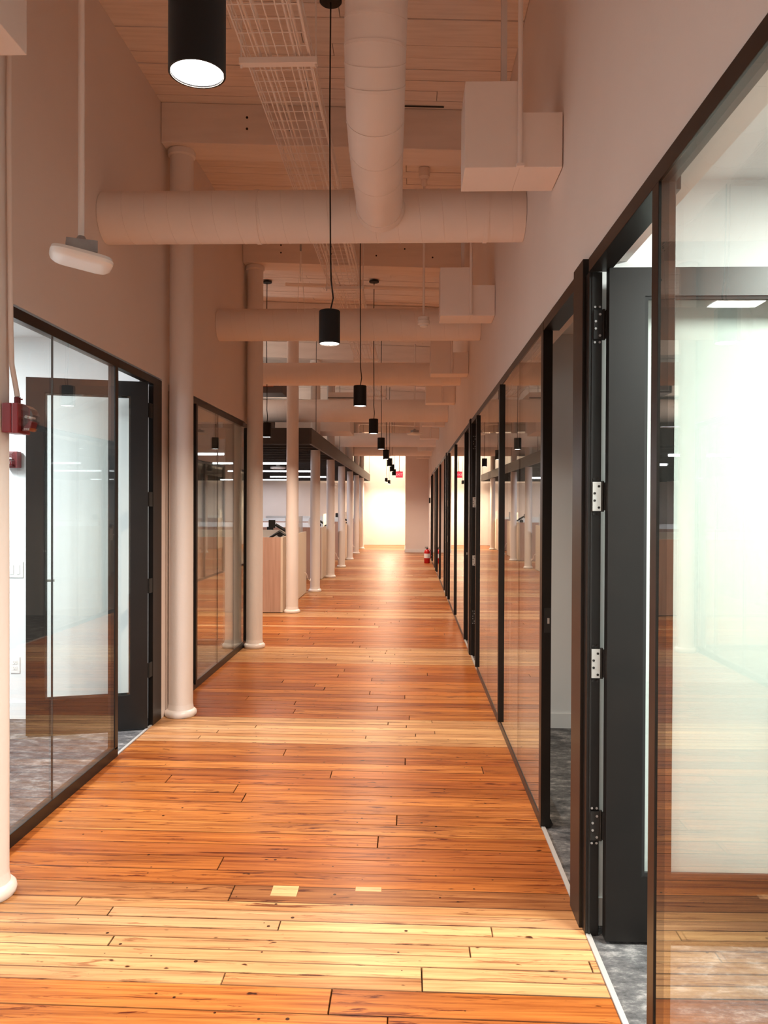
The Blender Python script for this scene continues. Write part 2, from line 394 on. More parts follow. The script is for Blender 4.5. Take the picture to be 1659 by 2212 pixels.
# ------------------------------------------------------------------ glazed fronts
FT, FD = .045, .045   # frame face, frame depth
def glazing(name, label, side, y0, y1, mulls=(), joints=(), endposts=(True, True), pw=.05):
    """side +1: right-hand front, -1: left-hand front; frames run along Y"""
    X = XR if side > 0 else XL
    a, b = (X, X + FD) if side > 0 else (X - FD, X)
    r = struct(name, label, ((a + b) / 2, (y0 + y1) / 2, 0))
    B(a, b, y0, y1, HT - .05, HT).build('head', 'black', r, bevel=.002)
    sh = .048 if side > 0 else .062
    B(a, b, y0, y1, 0, sh).build('sill', 'black', r, bevel=.002)
    ps = []
    if endposts[0]: ps.append((y0, y0 + pw))
    if endposts[1]: ps.append((y1 - pw, y1))
    for m in mulls: ps.append((m - pw / 2, m + pw / 2))
    for p0, p1 in ps:
        pr = 0 if (y0 < 0 or (p0 == y0 and side > 0)) else .016
        B(a - (pr if side > 0 else 0), b + (pr if side < 0 else 0), p0, p1, .048, HT - .05).build('post', 'black', r, bevel=.002)
    ed = sorted([y0] + [q for m in mulls for q in (m,)] + list(joints) + [y1])
    gx = X + .004 * side
    for c0, c1 in zip(ed[:-1], ed[1:]):
        l0 = c0 + (pw if (c0 == y0 and endposts[0]) else (pw / 2 if c0 in mulls else .0015))
        l1 = c1 - (pw if (c1 == y1 and endposts[1]) else (pw / 2 if c1 in mulls else .0015))
        B(min(gx, gx + .01 * side), max(gx, gx + .01 * side), l0, l1, .045, HT - .047).build('pane', 'glass', r)
        if c1 in joints:
            B(min(gx, gx + .01 * side), max(gx, gx + .01 * side), c1 - .0014, c1 + .0014, .045, HT - .047).build('joint', 'gasket', r)
    return r
glazing('window_1', 'tall glass office front nearest on the right', 1, -1.4, 2.14, endposts=(False, True), pw=.055)
glazing('window_2', 'two-bay glass front just past the first pair of right-hand doors', 1, 3.86, 7.47, mulls=(5.56,), joints=(4.70, 6.50))
glazing('window_3', 'glass front between the second and third pairs of right-hand doors', 1, 9.22, 12.80, mulls=(10.98,), joints=(10.05, 11.9))
glazing('window_4', 'glass front between the third and fourth pairs of right-hand doors', 1, 14.52, 18.08, mulls=(16.35,), joints=(15.4, 17.2))
glazing('window_5', 'last glass front at the far end on the right', 1, 19.82, 22.6, mulls=(21.6,))
glazing('window_6', 'large glass office front nearest on the left', -1, -1.4, 4.84, joints=(2.2, 3.95), endposts=(False, True), pw=.05)
glazing('window_7', 'reflective glass front between two white columns on the left', -1, 5.86, 8.72, mulls=(6.60,), joints=(7.42, 8.1))
# glass wall of the second left office towards the open office
r = struct('window_8', 'glass partition between the left meeting room and the open office', (-3.5, 8.76, 0))
B(-5.2, XL - .16, 8.73, 8.79, HT - .05, HT).build('head', 'black', r); B(-5.2, XL - .16, 8.73, 8.79, 0, .05).build('sill', 'black', r)
for xx in (-5.2, -4.1, -3.0): B(xx, xx + .05, 8.73, 8.79, .05, HT - .05).build('post', 'black', r)
for a, b in ((-5.15, -4.1), (-4.05, -3.0), (-2.95, XL - .16)): B(a, b, 8.755, 8.765, .05, HT - .05).build('pane', 'glass', r)

def door_leaf(parent, hx, hy, ang, width, hinge_side, gl='glass', top=2.39, stile=.125, rail=.10, brail=.24):
    """leaf drawn along +X from the hinge, rotated by ang about the hinge"""
    th = .044; P = (hx, hy)
    def bx(x0, x1, z0, z1, t0=0., t1=1., **k): return B(hx + x0, hx + x1, hy - th + th * t0, hy - th + th * t1, z0, z1, rz=ang, piv=P)
    leaf = bx(0, stile, .008, top); leaf.box(hx + width - stile, hx + width, hy - th, hy, .008, top, rz=ang, piv=P)
    leaf.box(hx + stile, hx + width - stile, hy - th, hy, top - rail, top, rz=ang, piv=P)
    leaf.box(hx + stile, hx + width - stile, hy - th, hy, .008, brail, rz=ang, piv=P)
    lf = leaf.build('leaf', 'black', parent)
    bx(stile + .001, width - stile - .001, brail + .001, top - rail - .001, .38, .62).build('pane', 'glass', lf)
    bead = MB()
    for x0, x1, z0, z1 in ((stile, stile + .012, brail, top - rail), (width - stile - .012, width - stile, brail, top - rail),
                           (stile + .012, width - stile - .012, brail, brail + .012), (stile + .012, width - stile - .012, top - rail - .012, top - rail)):
        bead.box(hx + x0, hx + x1, hy - th * .9, hy - th * .64, z0, z1, rz=ang, piv=P)
    bead.build('glazing_bead', 'gasket', lf)
    h = MB(); xk = width - .055
    h.box(hx + xk - .016, hx + xk + .016, hy - th - .006, hy - th, .93, 1.13, rz=ang, piv=P)
    h.build('lock_plate', 'steel', lf)
    pts = [(xk, -.004), (xk, -.045), (xk - .02, -.052), (xk - .11, -.052)]
    c, s = math.cos(ang), math.sin(ang)
    MB().tube([(hx + px * c - (py - th) * s, hy + px * s + (py - th) * c, 1.03) for px, py in pts], .009, 10).build('handle', 'steel', lf)
    return lf
def hinge(parent, x, y, z, silver, sx):
    """two leaves and a knuckle; plate faces the camera"""
    h = MB(); h.tube([(x, y, z - .055), (x, y, z + .055)], .006, 10)
    h.box(x + .006, x + .012, y - .012, y + .002, z - .05, z + .05)
    o = h.build('hinge', 'gasket', parent)
    pl = B(x - .036 * sx, x - .006, y - .006, y - .002, z - .052, z + .052).build('hinge_plate', 'steel' if silver else 'gasket', parent)
    sc = MB()
    for dz, dx in ((.036, .014), (.011, .029), (-.015, .029), (-.040, .014)):
        sc.tube([(x - dx, y - .0065, z + dz), (x - dx, y - .0085, z + dz)], .0045, 8)
    for dz in (.063, -.063):
        for dx in (.014, .031): sc.tube([(x - dx, y - .0015, z + dz), (x - dx, y - .004, z + dz)], .0042, 8)
    sc.build('screw', 'gasket' if silver else 'galv', pl)

def right_pair(n, y1a, label1, label2):
    """door opening, pier, door opening along the right-hand front, starting at y1a"""
    a0, a1 = y1a, y1a + .745; p1 = a1 + .215; b0, b1 = p1, p1 + .745
    X0, X1 = XR, XR + FD
    r = struct('door_%d' % n, label1, (XR + .03, (a0 + a1) / 2, 0))
    B(X0, X1 + .03, a0 - .004, a1, HT - .05, HT).build('head', 'black', r, bevel=.002)
    B(X0 + .002, X1 + .004, a1, a1 + .05, 0, HT - .05).build('jamb', 'black', r, bevel=.002)
    B(X0 + .012, X0 + .018, a1 - .004, a1 + .001, 0, HT - .05).build('door_stop', 'gasket', r)
    B(X0 + .004, X0 + .022, a0, a1, -.02, .006).build('threshold', 'alu', r)
    door_leaf(r, X1 + .016, a1 - .010, 0., .86, 1)
    for z, sv in ((2.20, False), (1.585, True), (.985, True), (.40, False)):
        hinge(r, X1 + .008, a1 - .004, z, sv, 1)
    r = struct('door_%d' % (n + 1), label2, (XR + .03, (b0 + b1) / 2, 0))
    B(X0, X1 + .03, b0, b1, HT - .05, HT).build('head', 'black', r, bevel=.002)
    B(X0 - .010, X0 + .045, a1 + .05, b0, 0, HT + .012).build('pier', 'black', r, bevel=.003)
    B(X0, X1, b1, b1 + .012, 0, HT - .05).build('jamb', 'black', r)
    B(X0 + .004, X0 + .022, b0, b1, -.02, .006).build('threshold', 'alu', r)
    st = B(X0 + .012, X1 - .002, b1 - .004, b1, .94, 1.06).build('strike_plate', 'gasket', r)
    B(X0 + .026, X0 + .036, b1 - .0055, b1 - .004, .985, 1.012).build('latch_hole', 'steel', st)
    door_leaf(r, X0 + .125, b0 + .05, 0., .72, 1)
    return r
right_pair(1, 2.14, 'open black-framed glass door nearest on the right, with silver hinge plates', 'doorway just past the nearest right-hand door, its leaf swung inside')
right_pair(3, 7.49, 'black doorway with silver hinge plates at the second right-hand pair', 'second doorway of the second right-hand pair')
right_pair(5, 12.80, 'near doorway of the third right-hand pair', 'far doorway of the third right-hand pair')
right_pair(7, 18.10, 'near doorway of the fourth right-hand pair', 'far doorway of the fourth right-hand pair')
# the door on the left
r = struct('door_9', 'open black-framed glass door of the nearest left office', (XL - .03, 5.2, 0))
B(XL - FD, XL, 4.84, 5.70, HT - .05, HT).build('head', 'black', r, bevel=.002)
B(XL - .035, XL, 5.51, 5.70, 0, HT - .05).build('jamb', 'black', r, bevel=.003)
B(XL - .022, XL - .005, 4.84, 5.51, -.02, .006).build('threshold', 'alu', r)
door_leaf(r, XL - .008, 5.42, R(180 + 17), .775, 1, stile=.115)
for z in (2.20, 1.585, .985, .40):
    h = MB(); h.tube([(XL - .012, 5.455, z - .05), (XL - .012, 5.455, z + .05)], .009, 10); h.box(XL - .028, XL - .016, 5.43, 5.445, z - .05, z + .05); h.box(XL - .012, XL - .004, 5.455, 5.51, z - .05, z + .05)
    h.build('hinge', 'gasket', r)

# ------------------------------------------------------------------ columns
cl = ['white round column at the left edge beside the nearest left glass front', 'white round column between the left door and the reflective glass front',
      'white round column at the far end of the left glazed offices', 'free-standing white column in front of the dark canopy and oak desk panel',
      'white column just under the near end of the dark canopy', 'second white column under the dark canopy', 'third white column under the dark canopy',
      'fourth white column under the dark canopy', 'fifth white column under the dark canopy', 'farthest white column under the dark canopy']
for i, yy in enumerate(COLY):
    r = root('column', (COLX, yy, 0), cl[i], 'column', 'round white columns along the left')
    zt = 4.11 - .037 * (COLX + 1) - .002
    rd = .088
    MB().lathe(COLX, yy, [(rd, .055), (rd, 1.2), (rd - .002, 2.4), (rd - .003, zt - .06), (rd - .003, zt)], 40).build('shaft', 'column', r)
    MB().lathe(COLX, yy, [(.108, 0), (.114, .008), (.117, .022), (.114, .036), (.104, .046), (rd + .006, .052), (rd + .002, .075), (rd, .09)], 40).build('base', 'column', r)
    MB().lathe(COLX, yy, [(rd, zt - .05), (rd + .010, zt - .04), (rd + .012, zt - .015), (rd + .008, zt - .001)], 32).build('cap', 'column', r)

# ------------------------------------------------------------------ round ducts
def cross_duct(y, z, rad, x0, x1, label):
    r = root('cross_duct', ((x0 + x1) / 2, y, z), label, 'duct', 'round cross ducts')
    MB().tube([(x0, y, z), (x1, y, z)], rad, 48).build('duct_body', 'duct', r)
    mb = MB(); x = x0 + .10; k = 0
    while x < x1 - .05:      # spiral lock seams, slanting
        n = 40; pts = []
        for a in range(n + 1):
            q = 2 * math.pi * a / n; pts.append((x + .085 * a / n, y + (rad + .0006) * math.cos(q), z + (rad + .0006) * math.sin(q)))
        mb.tube(pts, .0016, 5, caps=False); x += .13
    tag(mb.build('spiral_seam', 'duct', r), kind='stuff')
    for x in ([x0 + .9, x1 - .22] if x1 - x0 < 3 else [x0 + 1, x0 + 3, x1 - .22]):
        MB().tube([(x - .012, y, z), (x + .012, y, z)], rad + .004, 48).build('coupling', 'duct', r)
    return r
cross_duct(4.63, 3.225, .147, XL + .002, .653, 'nearest round white cross duct spanning wall to wall')
cross_duct(7.42, 3.23, .147, XL + .002, .653, 'second round white cross duct, behind the second pendant lamp')
cross_duct(10.25, 3.235, .146, -6.0, .653, 'third round white cross duct, just past the left wall end')
cross_duct(13.5, 3.15, .19, -6.0, .653, 'fourth and thickest round white cross duct')
cross_duct(19.4, 3.14, .17, -6.0, .653, 'fifth round white cross duct far down the corridor')
cross_duct(22.9, 3.14, .17, -6.0, .653, 'farthest round white cross duct')
r = root('longitudinal_duct', (-.17, 3.6, 3.3), 'round white duct coming down from the ceiling into the nearest cross duct', 'duct')
path = [(-.168, 4.455, 3.22), (-.165, 4.0, 3.22), (-.16, 3.74, 3.23), (-.155, 3.53, 3.26), (-.15, 3.39, 3.33), (-.146, 3.30, 3.44), (-.14, 3.25, 3.60), (-.137, 3.22, 3.82), (-.135, 3.21, 4.07)]
MB().tube(path, .128, 40).build('duct_body', 'duct', r)
for i, (a, b) in enumerate(zip(path[:-1], path[1:])):
    A, Bv = Vector(a), Vector(b)
    for f in ((0,) if i < 4 else (0, .6)):
        c = A.lerp(Bv, f); t = (Bv - A).normalized() * .006; MB().tube([tuple(c - t), tuple(c + t)], .1295, 40).build('elbow_seam', 'duct', r)
MB().tube([(-.167, 4.485, 3.22), (-.167, 4.43, 3.22)], [.138, .131], 40).build('collar', 'duct', r)

# ------------------------------------------------------------------ sound boots on the right wall
bt = ['nearest white box boot high on the right wall, beside the round duct', 'second white box boot high on the right wall', 'third white box boot high on the right wall',
      'fourth white box boot high on the right wall', 'fifth white box boot high on the right wall', 'sixth white box boot high on the right wall', 'seventh white box boot high on the right wall', 'farthest white box boot high on the right wall']
for i, yy in enumerate((3.46, 6.13, 8.80, 11.3, 14.5, 17.3, 21.2, 24.6)):
    r = root('transfer_boot', (.44, yy, 3.0), bt[i], 'duct', 'box boots along the right wall')
    y0, y1 = yy - .02, yy + .24
    mb = MB(); mb.box(.235, .47, y0, y1, 3.0, 3.37); mb.box(.47, .652, y0, y1, 3.0, 3.235); mb.build('boot_body', 'duct', r, bevel=.004)
    mb = MB(); mb.tube([(.468, y0 - .014, 3.0), (.468, y0 - .014, 4.33)], .011, 10)
    mb.box(.452, .486, y0 - .028, y0 - .001, 2.996, 3.008); mb.build('hanger_rod', 'duct', r)
    if i < 2: B(.40, .425, y0 + .10, y0 + .13, 3.372, 4.10).build('hanger_strap', 'seam', r)
r = root('transfer_boot', (-1.5, 2.4, 3.0), 'white box boot at the top left corner', 'duct')
B(XL + .002, -1.24, 1.6, 2.55, 3.0, 3.4).build('boot_body', 'duct', r, bevel=.004)
r = root('transfer_boot', (-1.75, 16.9, 3.0), 'large white box boot hanging above the dark canopy', 'duct')
B(-2.6, -1.80, 15.4, 16.5, 2.98, 3.32).build('boot_body', 'duct', r, bevel=.006)
B(-1.80, -1.14, 15.4, 16.5, 2.98, 3.32).build('side_box', 'duct', r, bevel=.006)

# ------------------------------------------------------------------ pendants
def pendant(x, y, z, label, power, rad=.059, h=.185, group='black cylinder pendants', cabx=0., col=WARM, top=None, spread=150):
    r = root('pendant_lamp', (x, y, z), label, 'lamp', group)
    MB().lathe(x, y, [(rad - .004, z + .012), (rad - .004, z), (rad, z), (rad, z + h - .004), (rad - .004, z + h)], 40, cap=False).build('shade', 'lamp', r)
    mb = MB(); mb.lathe(x, y, [(rad - .004, z + h - .002), (rad - .006, z + h)], 40); mb.build('shade_top', 'lamp', r)
    MB().lathe(x, y, [(rad - .005, z + .004), (rad - .005, z + .006)], 40).build('diffuser', 'glow', r)
    zt = (top if top else zceil(x) - .002)
    pts = [(x + .004, y, z + h), (x + .010 + cabx, y, z + h + .07), (x + .002 + cabx * .6, y, z + h + .17), (x + .004, y, z + h + .32), (x - .003, y, (z + zt) / 2 + .3), (x, y, zt - .03)]
    MB().tube(pts, .0042 if y < 9 else .005, 8).build('cable', 'cable', r)
    mb = MB(); mb.lathe(x, y, [(.058, zt - .03), (.062, zt - .026), (.062, zt - .012), (.03, zt - .008), (.03, zt)], 28); mb.build('canopy', 'lamp', r)
    light('AREA', 'lamp_beam', (x, y, z + .003), power, col, r, shape='DISK', size=rad * 1.7, spread=R(spread))
    return r
pl = ['nearest black cylinder pendant with glowing opening, top left', 'second black pendant, in front of the second cross duct', 'third black pendant, below the third cross duct',
      'fourth black pendant in the corridor row', 'fifth black pendant in the corridor row', 'sixth black pendant in the corridor row', 'seventh black pendant in the corridor row',
      'eighth black pendant in the corridor row', 'ninth black pendant, beside the red exit sign']
for k in range(9):
    pendant(-.446, 1.66 + 2.785 * k, 2.45, pl[k], PEND_W, group='black cylinder pendants down the corridor', cabx=[0, .01, .004, 0, -.004][k] if k < 5 else 0)
for k in (-1,):  # out of view, added for its light; continues the row behind the camera
    pendant(-.446, 1.68 + 2.8 * k, 2.45, 'unseen black pendant added behind the camera for its light', PEND_W, group='black cylinder pendants down the corridor')
pendant(-1.83, 10.2, 2.42, 'black pendant half hidden behind a column on the left', PEND_W * .6, group='black cylinder pendants by the open office')
for px_, py_ in ((-4.2, 10.2), (-6.6, 10.2)):  # inferred pendants, added for more bounce light over the open office
    pendant(px_, py_, 2.42, ('nearer' if px_ > -5 else 'farther') + ' inferred black pendant added over the open office for bounce light', PEND_W, group='black cylinder pendants by the open office')
pendant(-.80, 28.4, 2.385, 'left one of the two low small pendants before the far wall', END_W, group='small far pendants', rad=.05, h=.14, col=(1, .82, .58), spread=168)
pendant(-.74, 30.0, 2.36, 'right one of the two low small pendants before the far wall', END_W, group='small far pendants', rad=.05, h=.14, col=(1, .82, .58), spread=168)

# ------------------------------------------------------------------ cable tray
r = root('cable_tray', (-.6, 2.0, 3.6), 'white wire basket cable tray hanging under the ceiling beside the round duct', 'cable tray')
mb = MB(); X0, X1, Z = -.765, -.462, 3.625; Y0, Y1 = 1.6, 26.0
for x in [X0 + (X1 - X0) * k / 6 for k in range(7)]: mb.tube([(x, Y0, Z), (x, Y1, Z)], .0034, 5)
for x in (X0, X1):
    for z in (Z + .035, Z + .07): mb.tube([(x, Y0, z), (x, Y1, z)], .0028, 5)
y = Y0; k = 0
while y < Y1:
    mb.tube([(X0, y, Z + .07), (X0, y, Z), (X1, y, Z), (X1, y, Z + .07)], .0024, 4, smooth=False); y += .10 if y < 14 else .3
tag(mb.build('wire_mesh', 'wire', r), kind='stuff')
for yy in (3.7, 7.55, 11.3, 15.1, 18.9, 22.7):
    h = MB(); h.box(X0 - .030, X1 + .030, yy - .02, yy + .02, Z - .03, Z - .004)
    for x in (X0 - .022, X1 + .022): h.tube([(x, yy, Z - .045), (x, yy, zceil(x) - .31 if abs((yy - 5.8) % 2.8) < .1 else zceil(x))], .005, 8)
    h.build('trapeze_hanger', 'wire', r)
for j, xx in enumerate((-.70, -.655, -.53, -.50, -.475)):
    pts = [(xx + random.uniform(-.012, .012), 1.6 + .8 * q, Z + .012 + random.uniform(0, .012)) for q in range(25)]
    MB().tube(pts, .007, 6).build('data_cable', 'wire', r)
# steel suspension wire with turnbuckle
r = root('suspension_wire', (-.98, 7.35, 4.3), 'thin steel wire hanging left of the wire tray', 'wire')
mb = MB(); mb.tube([(-1.0, 7.3, 4.38), (-1.0, 7.3, 3.6)], .003, 6); mb.tube([(-1.0, 7.3, 3.9), (-1.03, 7.3, 3.32)], .002, 6); mb.tube([(-1.0, 7.3, 3.9), (-.96, 7.3, 3.32)], .002, 6)
mb.build('strand', 'wire', r); MB().tube([(-1.0, 7.3, 3.88), (-1.0, 7.3, 3.94)], .009, 8).build('turnbuckle', 'galv', r)

# ------------------------------------------------------------------ pipes
def pipe(name, pts, rad, label, cat='pipe', m='duct', group=None):
    o = MB().tube(pts, rad, 12).build(name, m); return tag(o, label, cat, group)
pipe('sprinkler_pipe', [(-1.5, 9.62, 4.22), (.64, 9.62, 4.14)], .022, 'thin white sprinkler pipe crossing behind the second ceiling beam')
pipe('electrical_conduit', [(-1.5, 9.15, 4.33), (.64, 9.15, 4.25)], .008, 'thin white conduit running across to the pendant canopy')
pipe('electrical_conduit', [(-.05, 5.62, 4.355), (.235, 5.62, 4.345)], .005, 'thin dark strip for the seam above the nearest ceiling beam', m='cable', group=None)  # dark strip standing in for the gap between ceiling and beam
pipe('black_cable_run', [(-1.2, 10.6, 3.9), (.64, 10.6, 3.85)], .006, 'thin black cable crossing above the third cross duct', 'cable', 'cable')
pipe('riser_pipe', [(XL + .035, 8.72, 2.46), (XL + .035, 8.72, 4.09)], .03, 'white vertical pipe on the left wall end behind the column')
# conduit and strobe at the first column
cx = COLX + .088
pipe('electrical_conduit', [(-1.565, 3.08, 4.08), (-1.569, 3.08, 3.0), (-1.567, 3.09, 2.25), (-1.563, 3.09, 2.10), (-1.555, 3.10, 2.03), (-1.545, 3.10, 1.972)], .010, 'white conduit running down the leftmost column to the red strobe')

def strobe(x, y, z, face, label):
    """face 'x': mounted on something to the -X side, lens to +X; face 'y': lens towards the camera"""
    r = root('fire_strobe', (x, y, z), label, 'fire alarm')
    def T(u, v, w):   # u outwards, v sideways, w up
        return (x + u, y + v, z + w) if face == 'x' else (x + v, y - u, z + w)
    def bxx(u0, u1, v0, v1, w0, w1, name, m, bev=.003, par=r):
        a, b = T(u0, v0, w0), T(u1, v1, w1); lo = [min(p, q) for p, q in zip(a, b)]; hi = [max(p, q) for p, q in zip(a, b)]
        return B(lo[0], hi[0], lo[1], hi[1], lo[2], hi[2]).build(name, m, par, bevel=bev)
    bxx(0, .038, -.05, .05, -.058, .058, 'back_box', 'red', .005)
    bxx(.0385, .066, -.05, .05, -.060, .058, 'housing', 'red', .005)
    # clear dome: profile in u,w
    prof = [(.0665, .054), (.085, .050), (.103, .036), (.114, .012), (.113, -.010), (.104, -.038), (.096, -.05), (.0665, -.052)]
    mb = MB(); n = len(prof)
    for v in (-.03, .03): mb.v += [T(u, v, w_) for u, w_ in prof]
    mb.f.append(tuple(range(n))); mb.f.append(tuple(range(2 * n - 1, n - 1, -1))); mb.sm += [False, False]
    for k in range(n): mb.f.append((k, (k + 1) % n, n + (k + 1) % n, n + k)); mb.sm.append(False)
    mb.build('lens', 'lens', r)
    a, b = T(.075, -.022, .008), T(.104, .022, .008); MB().tube([T(.082, -.022, .006), T(.082, .022, .006)], .006, 8).tube([T(.098, -.02, .004), T(.098, .02, .004)], .004, 8).build('flash_tube', 'steel', r)
    mb = MB(); w0 = [(.0670, -.05), (.090, -.05), (.098, -.044), (.106, -.016), (.100, -.010), (.082, -.028)]
    for v in (-.026, .026): mb.v += [T(u, v, q) for u, q in w0]
    m_ = len(w0); mb.f += [tuple(range(m_)), tuple(range(2 * m_ - 1, m_ - 1, -1))]; mb.sm += [False, False]
    for k in range(m_): mb.f.append((k, (k + 1) % m_, m_ + (k + 1) % m_, m_ + k)); mb.sm.append(False)
    mb.build('reflector', 'red', r)
    tc = bpy.data.curves.new('fire_lettering', 'FONT'); tc.body = 'FIRE'; tc.size = .022 if face == 'y' else .012; tc.align_x = 'CENTER'; tc.extrude = .0004; tc.materials.append(M['letter'])
    t = bpy.data.objects.new('fire_lettering', tc); COL.objects.link(t); t.parent = r; t['_o'] = tuple(r['_o'])
    if face == 'y': t.location = (0, -.1065, -.032); t.rotation_euler = (R(90 - 6), 0, 0)
    else: t.location = (.088, -.0268, -.047); t.rotation_euler = (R(90), R(0), 0)
    return r
s_ = strobe(-1.583, 3.10, 1.885, 'x', 'red fire strobe with clear dome on the leftmost column')
MB().tube([(-1.545, 3.10, 1.944), (-1.545, 3.10, 1.970)], .012, 12).tube([(-1.533, 3.10, 1.962), (-1.525, 3.10, 1.962)], .003, 8).build('conduit_fitting', 'red', s_)
strobe(-2.835, 5.647, 1.865, 'y', 'small red fire strobe on the white wall inside the left office')
# switch and outlet
def plate(x, z, w_, h, label, cat, name, sw):
    y = 5.659
    r = root(name, (x, y, z), label, cat); B(x - w_ / 2, x + w_ / 2, y - .006, y, z - h / 2, z + h / 2).build('wall_plate', 'white', r, bevel=.0015)
    if sw:
        for dx in (-.023, .023): B(x + dx - .013, x + dx + .013, y - .010, y - .006, z - .033, z + .033).build('rocker', 'white', r, bevel=.001)
    else:
        for dz in (-.02, .02):
            rc = B(x - .016, x + .016, y - .0085, y - .006, z + dz - .014, z + dz + .014).build('receptacle', 'white', r, bevel=.001)
            MB().box(x - .008, x - .006, y - .0088, y - .0085, z + dz - .002, z + dz + .008).box(x + .006, x + .008, y - .0088, y - .0085, z + dz - .002, z + dz + .006).tube([(x, y - .0085, z + dz - .008), (x, y - .0088, z + dz - .008)], .0025, 8).build('slot', 'gasket', rc)
plate(-2.835, 1.075, .117, .115, 'white double rocker light switch on the left office wall', 'light switch', 'light_switch', True)
plate(-2.835, .385, .070, .115, 'white duplex wall outlet low on the left office wall', 'outlet', 'wall_outlet', False)

# ------------------------------------------------------------------ access points and detector
def access_point(x, y, z, zt, label, s=.235, tilt=0.):
    r = root('access_point', (x, y, z), label, 'access point', 'white ceiling access points on pipes')
    mb = MB(); N = 48; lay = [(.60, -.022), (.86, -.019), (.97, -.010), (1.0, 0.), (.96, .012), (.70, .016)]
    for sc, dz in lay:
        for a in range(N):
            q = 2 * math.pi * a / N; c, n_ = math.cos(q), math.sin(q); e = .42
            px = math.copysign(abs(c) ** e, c) * s / 2 * sc; py = math.copysign(abs(n_) ** e, n_) * s / 2 * sc
            t = R(28); px, py = px * math.cos(t) - py * math.sin(t), px * math.sin(t) + py * math.cos(t)
            mb.v.append((x + px * .93, y + py, z + dz - tilt * px))
    for k in range(len(lay) - 1):
        for a in range(N):
            b = (a + 1) % N; mb.f.append((k * N + a, k * N + b, (k + 1) * N + b, (k + 1) * N + a)); mb.sm.append(True)
    mb.f.append(tuple(range(N))[::-1]); mb.sm.append(False); mb.f.append(tuple((len(lay) - 1) * N + a for a in range(N))); mb.sm.append(False)
    mb.build('housing', 'white', r)
    bx_ = B(x - .055, x + .055, y - .055, y + .055, z + .017, z + .060, rz=R(25), piv=(x, y)).build('junction_box', 'galv', r, bevel=.002)
    MB().tube([(x - .02, y - .052, z + .04), (x - .021, y - .062, z + .04)], .011, 12).build('knockout', 'galv', bx_)
    MB().tube([(x, y, z + .060), (x, y, zt)], .012, 12).build('drop_pipe', 'duct', r)
    MB().lathe(x, y, [(.014, z + .060), (.020, z + .062), (.020, z + .072), (.013, z + .085)], 14).build('locknut', 'galv', r)
access_point(-1.228, 2.95, 2.466, 4.10, 'white rounded access point with grey box on a pipe, upper left', tilt=.14)
access_point(.10, 13.9, 2.80, 4.36, 'white access point with grey box far down the corridor', s=.26)
r = root('smoke_detector', (.118, 6.65, 3.07), 'small white smoke detector hanging on a thin pipe before the second cross duct', 'smoke detector')
MB().lathe(.118, 6.65, [(.018, 3.035), (.030, 3.037), (.034, 3.052), (.050, 3.058), (.052, 3.085), (.046, 3.092), (.046, 3.115), (.020, 3.125)], 28).build('sensor_head', 'white', r)
MB().tube([(.118, 6.65, 3.12), (.118, 6.65, 4.30)], .010, 10).build('drop_pipe', 'duct', r)
MB().lathe(.118, 6.65, [(.018, 4.20), (.024, 4.22), (.024, 4.26), (.045, 4.28), (.045, 4.35)], 16).build('pipe_collar', 'duct', r)

# ------------------------------------------------------------------ office ceiling panels (room lamps)
def troffer(x0, x1, y0, y1, z, power, label, col=NEUT):
    r = root('ceiling_panel_light', ((x0 + x1) / 2, (y0 + y1) / 2, z), label, 'ceiling light')
    B(x0 - .015, x1 + .015, y0 - .015, y1 + .015, z - .012, z - .001).build('housing', 'white', r)
    B(x0, x1, y0, y1, z - .015, z - .012).build('diffuser', 'bar', r)
    light('AREA', 'panel_glow', ((x0 + x1) / 2, (y0 + y1) / 2, z - .02), power, col, r, shape='RECTANGLE', size=x1 - x0, size_y=y1 - y0)
troffer(1.76, 2.04, .93, 2.13, 2.75, TROFFER_W, 'bright linear panel light in the nearest right office', (.94, 1.0, .93))
troffer(-3.6, -3.3, 1.0, 2.2, 2.75, TROFFER_W * .7, 'linear panel light in the nearest left office', COOL)
troffer(-3.6, -3.3, 3.4, 4.6, 2.75, TROFFER_W * .8, 'linear panel light in the nearest left office by the far wall', COOL)

for yy, x0, x1 in ((12.5, -7.6, -2.6), (18.2, -7.6, -2.6)):  # added bars, unseen from below, to brighten the open office ceiling
    r = root('added_uplight_bar', ((x0 + x1) / 2, yy, 2.74), ('nearer' if yy < 15 else 'farther') + ' added unseen uplight bar on the dark canopy, brightening the ceiling', 'ceiling light')
    B(x0, x1, yy - .04, yy + .04, 2.7402, 2.78).build('housing', 'white', r)
    B(x0 + .01, x1 - .01, yy - .03, yy + .03, 2.7801, 2.784).build('diffuser', 'bar', r)
    light('AREA', 'uplight', ((x0 + x1) / 2, yy, 2.79), 55, (1, .84, .70), r, rot=(R(180), 0, 0), shape='RECTANGLE', size=x1 - x0, size_y=.06)
# added unseen light bar behind the last beam, to brighten the far wall
r = root('added_wall_wash', (-.8, 29.6, 4.28), 'added unseen light bar behind the last beam, brightening the far wall', 'ceiling light')
B(-1.6, -.2, 29.55, 29.65, 4.26, 4.33).build('housing', 'white', r)
B(-1.6, -.2, 29.651, 29.656, 4.265, 4.325).build('diffuser', 'bar', r)
B(-.95, -.85, 29.58, 29.62, 4.33, 4.395).build('bracket', 'white', r)
light('AREA', 'wall_wash', (-.9, 29.665, 4.27), 75, (1, .84, .62), r, rot=(R(48), 0, 0), shape='RECTANGLE', size=1.4, size_y=.08)

